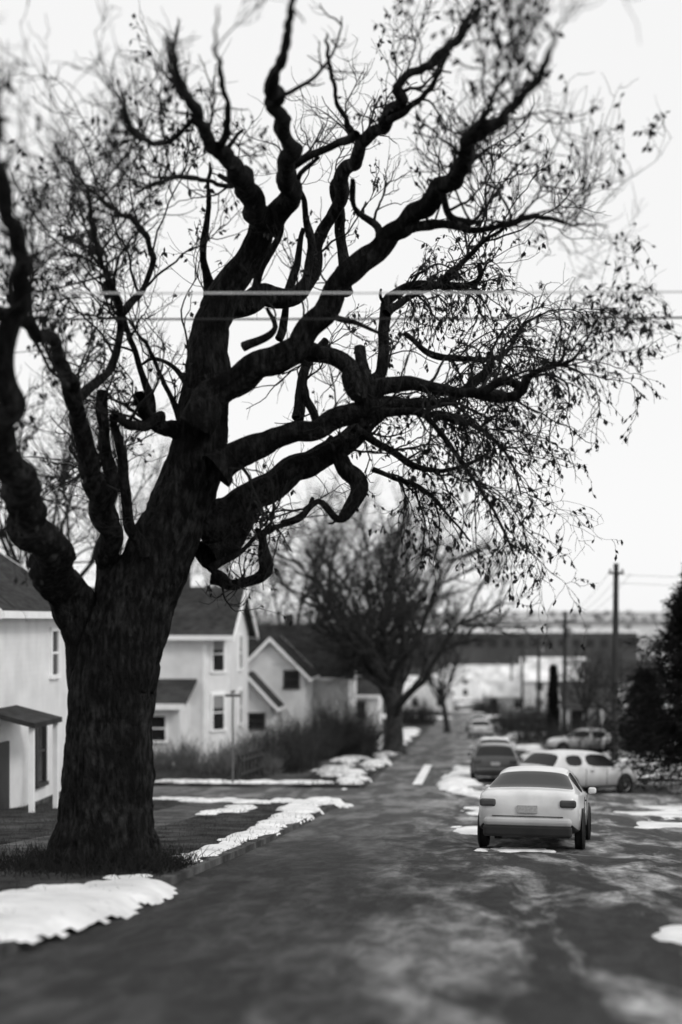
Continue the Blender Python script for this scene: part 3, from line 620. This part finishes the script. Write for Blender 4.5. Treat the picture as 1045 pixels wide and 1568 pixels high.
    bm=bmesh.new(); bm.from_mesh(o.data); cl=bm.edges.layers.float.new('crease_edge')
    for ed in bm.edges:
        if len({f.material_index for f in ed.link_faces})>1: ed[cl]=.75
    bmesh.ops.recalc_face_normals(bm,faces=bm.faces); bm.to_mesh(o.data); bm.free()
    hl=2.12 if kind=='hatch' else 2.3
    for sx in (-1,1):
        for wy in (-1.3,1.32):
            lathe('wheel_arch',[(0,.0),(0,.385),(sx*.02,.385),(sx*.02,.0)],M_blk,e,sx*.885,wy,.34)
            lathe('tyre',[(-.1*sx,.2),(-.1*sx,.31),(-.06*sx,.33),(.04*sx,.33),(.07*sx,.31),(.07*sx,.21)],M_rubber,e,sx*.86,wy,.33)
            lathe('rim',[(.055*sx,.215),(.05*sx,.2),(.03*sx,.17),(.045*sx,.05),(.05*sx,.0)],M_rim,e,sx*.86,wy,.33)
        lbox('tail_light',(sx*.68,-hl+.035,.82),(.28,.12,.13),M_red,e,.04); lbox('head_light',(sx*.62,hl-.14,.62),(.26,.2,.12),M_metal,e,.03)
        lbox('mirror',(sx*.98,.75,.97),(.15,.1,.12),pt,e,.04); lbox('door_handle',(sx*.895,-.3,.82),(.03,.16,.03),M_blk,e,.008)
        for yy in (-.58,.42): lbox('door_gap',(sx*.893,yy,.62),(.012,.012,.55),M_blk,e,0)
    lbox('rear_bumper',(0,-hl+.03,.50),(1.5,.2,.16),pt,e,.07); lbox('bumper_lower',(0,-hl+.03,.35),(1.5,.2,.20),M_blk,e,.05)
    lbox('trunk_seam',(0,-hl-.0,.60),(1.2,.03,.012),M_blk,e,0)
    lbox('licence_plate',(0,-hl-.015,.72),(.34,.03,.13),M_plate,e,.005)
    lbox('front_bumper',(0,hl-.02,.42),(1.4,.14,.2),pt,e,.06); lbox('grille',(0,hl+.0,.55),(.7,.05,.1),M_blk,e,.02)
    return e
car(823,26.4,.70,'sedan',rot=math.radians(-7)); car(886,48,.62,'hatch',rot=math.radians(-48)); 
car(757,64,.7,'hatch'); car(0,0,.05,'hatch',uv=(1.1,56)); car(736,110,.6,'hatch'); car(730,128,.1,'sedan'); car(0,0,.5,'sedan',uv=(1.3,150))  # the near-black hatch stands in for the dark shadow below the pale one
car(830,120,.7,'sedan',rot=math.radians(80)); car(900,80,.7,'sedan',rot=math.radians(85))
car(690,240,.5,'sedan',rot=math.radians(80)); car(815,190,.6,'hatch',rot=math.radians(80))
# ---------------------------------------------------------------- camera / light / world
cam=bpy.data.cameras.new('camera'); co=bpy.data.objects.new('camera',cam); S.collection.objects.link(co); S.camera=co
co.location=(0,0,EYE); co.rotation_euler=(math.radians(90),0,0)
cam.sensor_fit='VERTICAL'; cam.sensor_height=36; cam.sensor_width=24; cam.lens=50; cam.shift_y=(HY-784)/1568; cam.clip_end=9000; cam.clip_start=.1
cam.dof.use_dof=True; cam.dof.focus_distance=23; cam.dof.aperture_fstop=.5
sd=Vector((.66,-.56,.62)).normalized()
sun=bpy.data.lights.new('sun','SUN'); sun.energy=1.4; sun.angle=math.radians(14); sun.color=(1,.99,.98); so=bpy.data.objects.new('sun',sun); S.collection.objects.link(so)
so.rotation_euler=sd.to_track_quat('Z','Y').to_euler()
w=bpy.data.worlds.new('World'); S.world=w; w.use_nodes=True; n=w.node_tree.nodes; l=w.node_tree.links
sk=n.new('ShaderNodeTexSky'); sk.sky_type='NISHITA'; sk.sun_disc=False; sk.sun_elevation=math.asin(sd.z); sk.sun_rotation=math.atan2(sd.x,sd.y)
bw=n.new('ShaderNodeRGBToBW'); l.new(sk.outputs[0],bw.inputs[0]); mx=n.new('ShaderNodeMixRGB'); mx.inputs[0].default_value=.88; mx.inputs[2].default_value=(10.2,10.2,10.2,1)
l.new(bw.outputs[0],mx.inputs[1]); l.new(mx.outputs[0],n['Background'].inputs[0]); n['Background'].inputs[1].default_value=.1
S.view_settings.view_transform='Standard'; S.view_settings.look='None'; S.view_settings.exposure=0
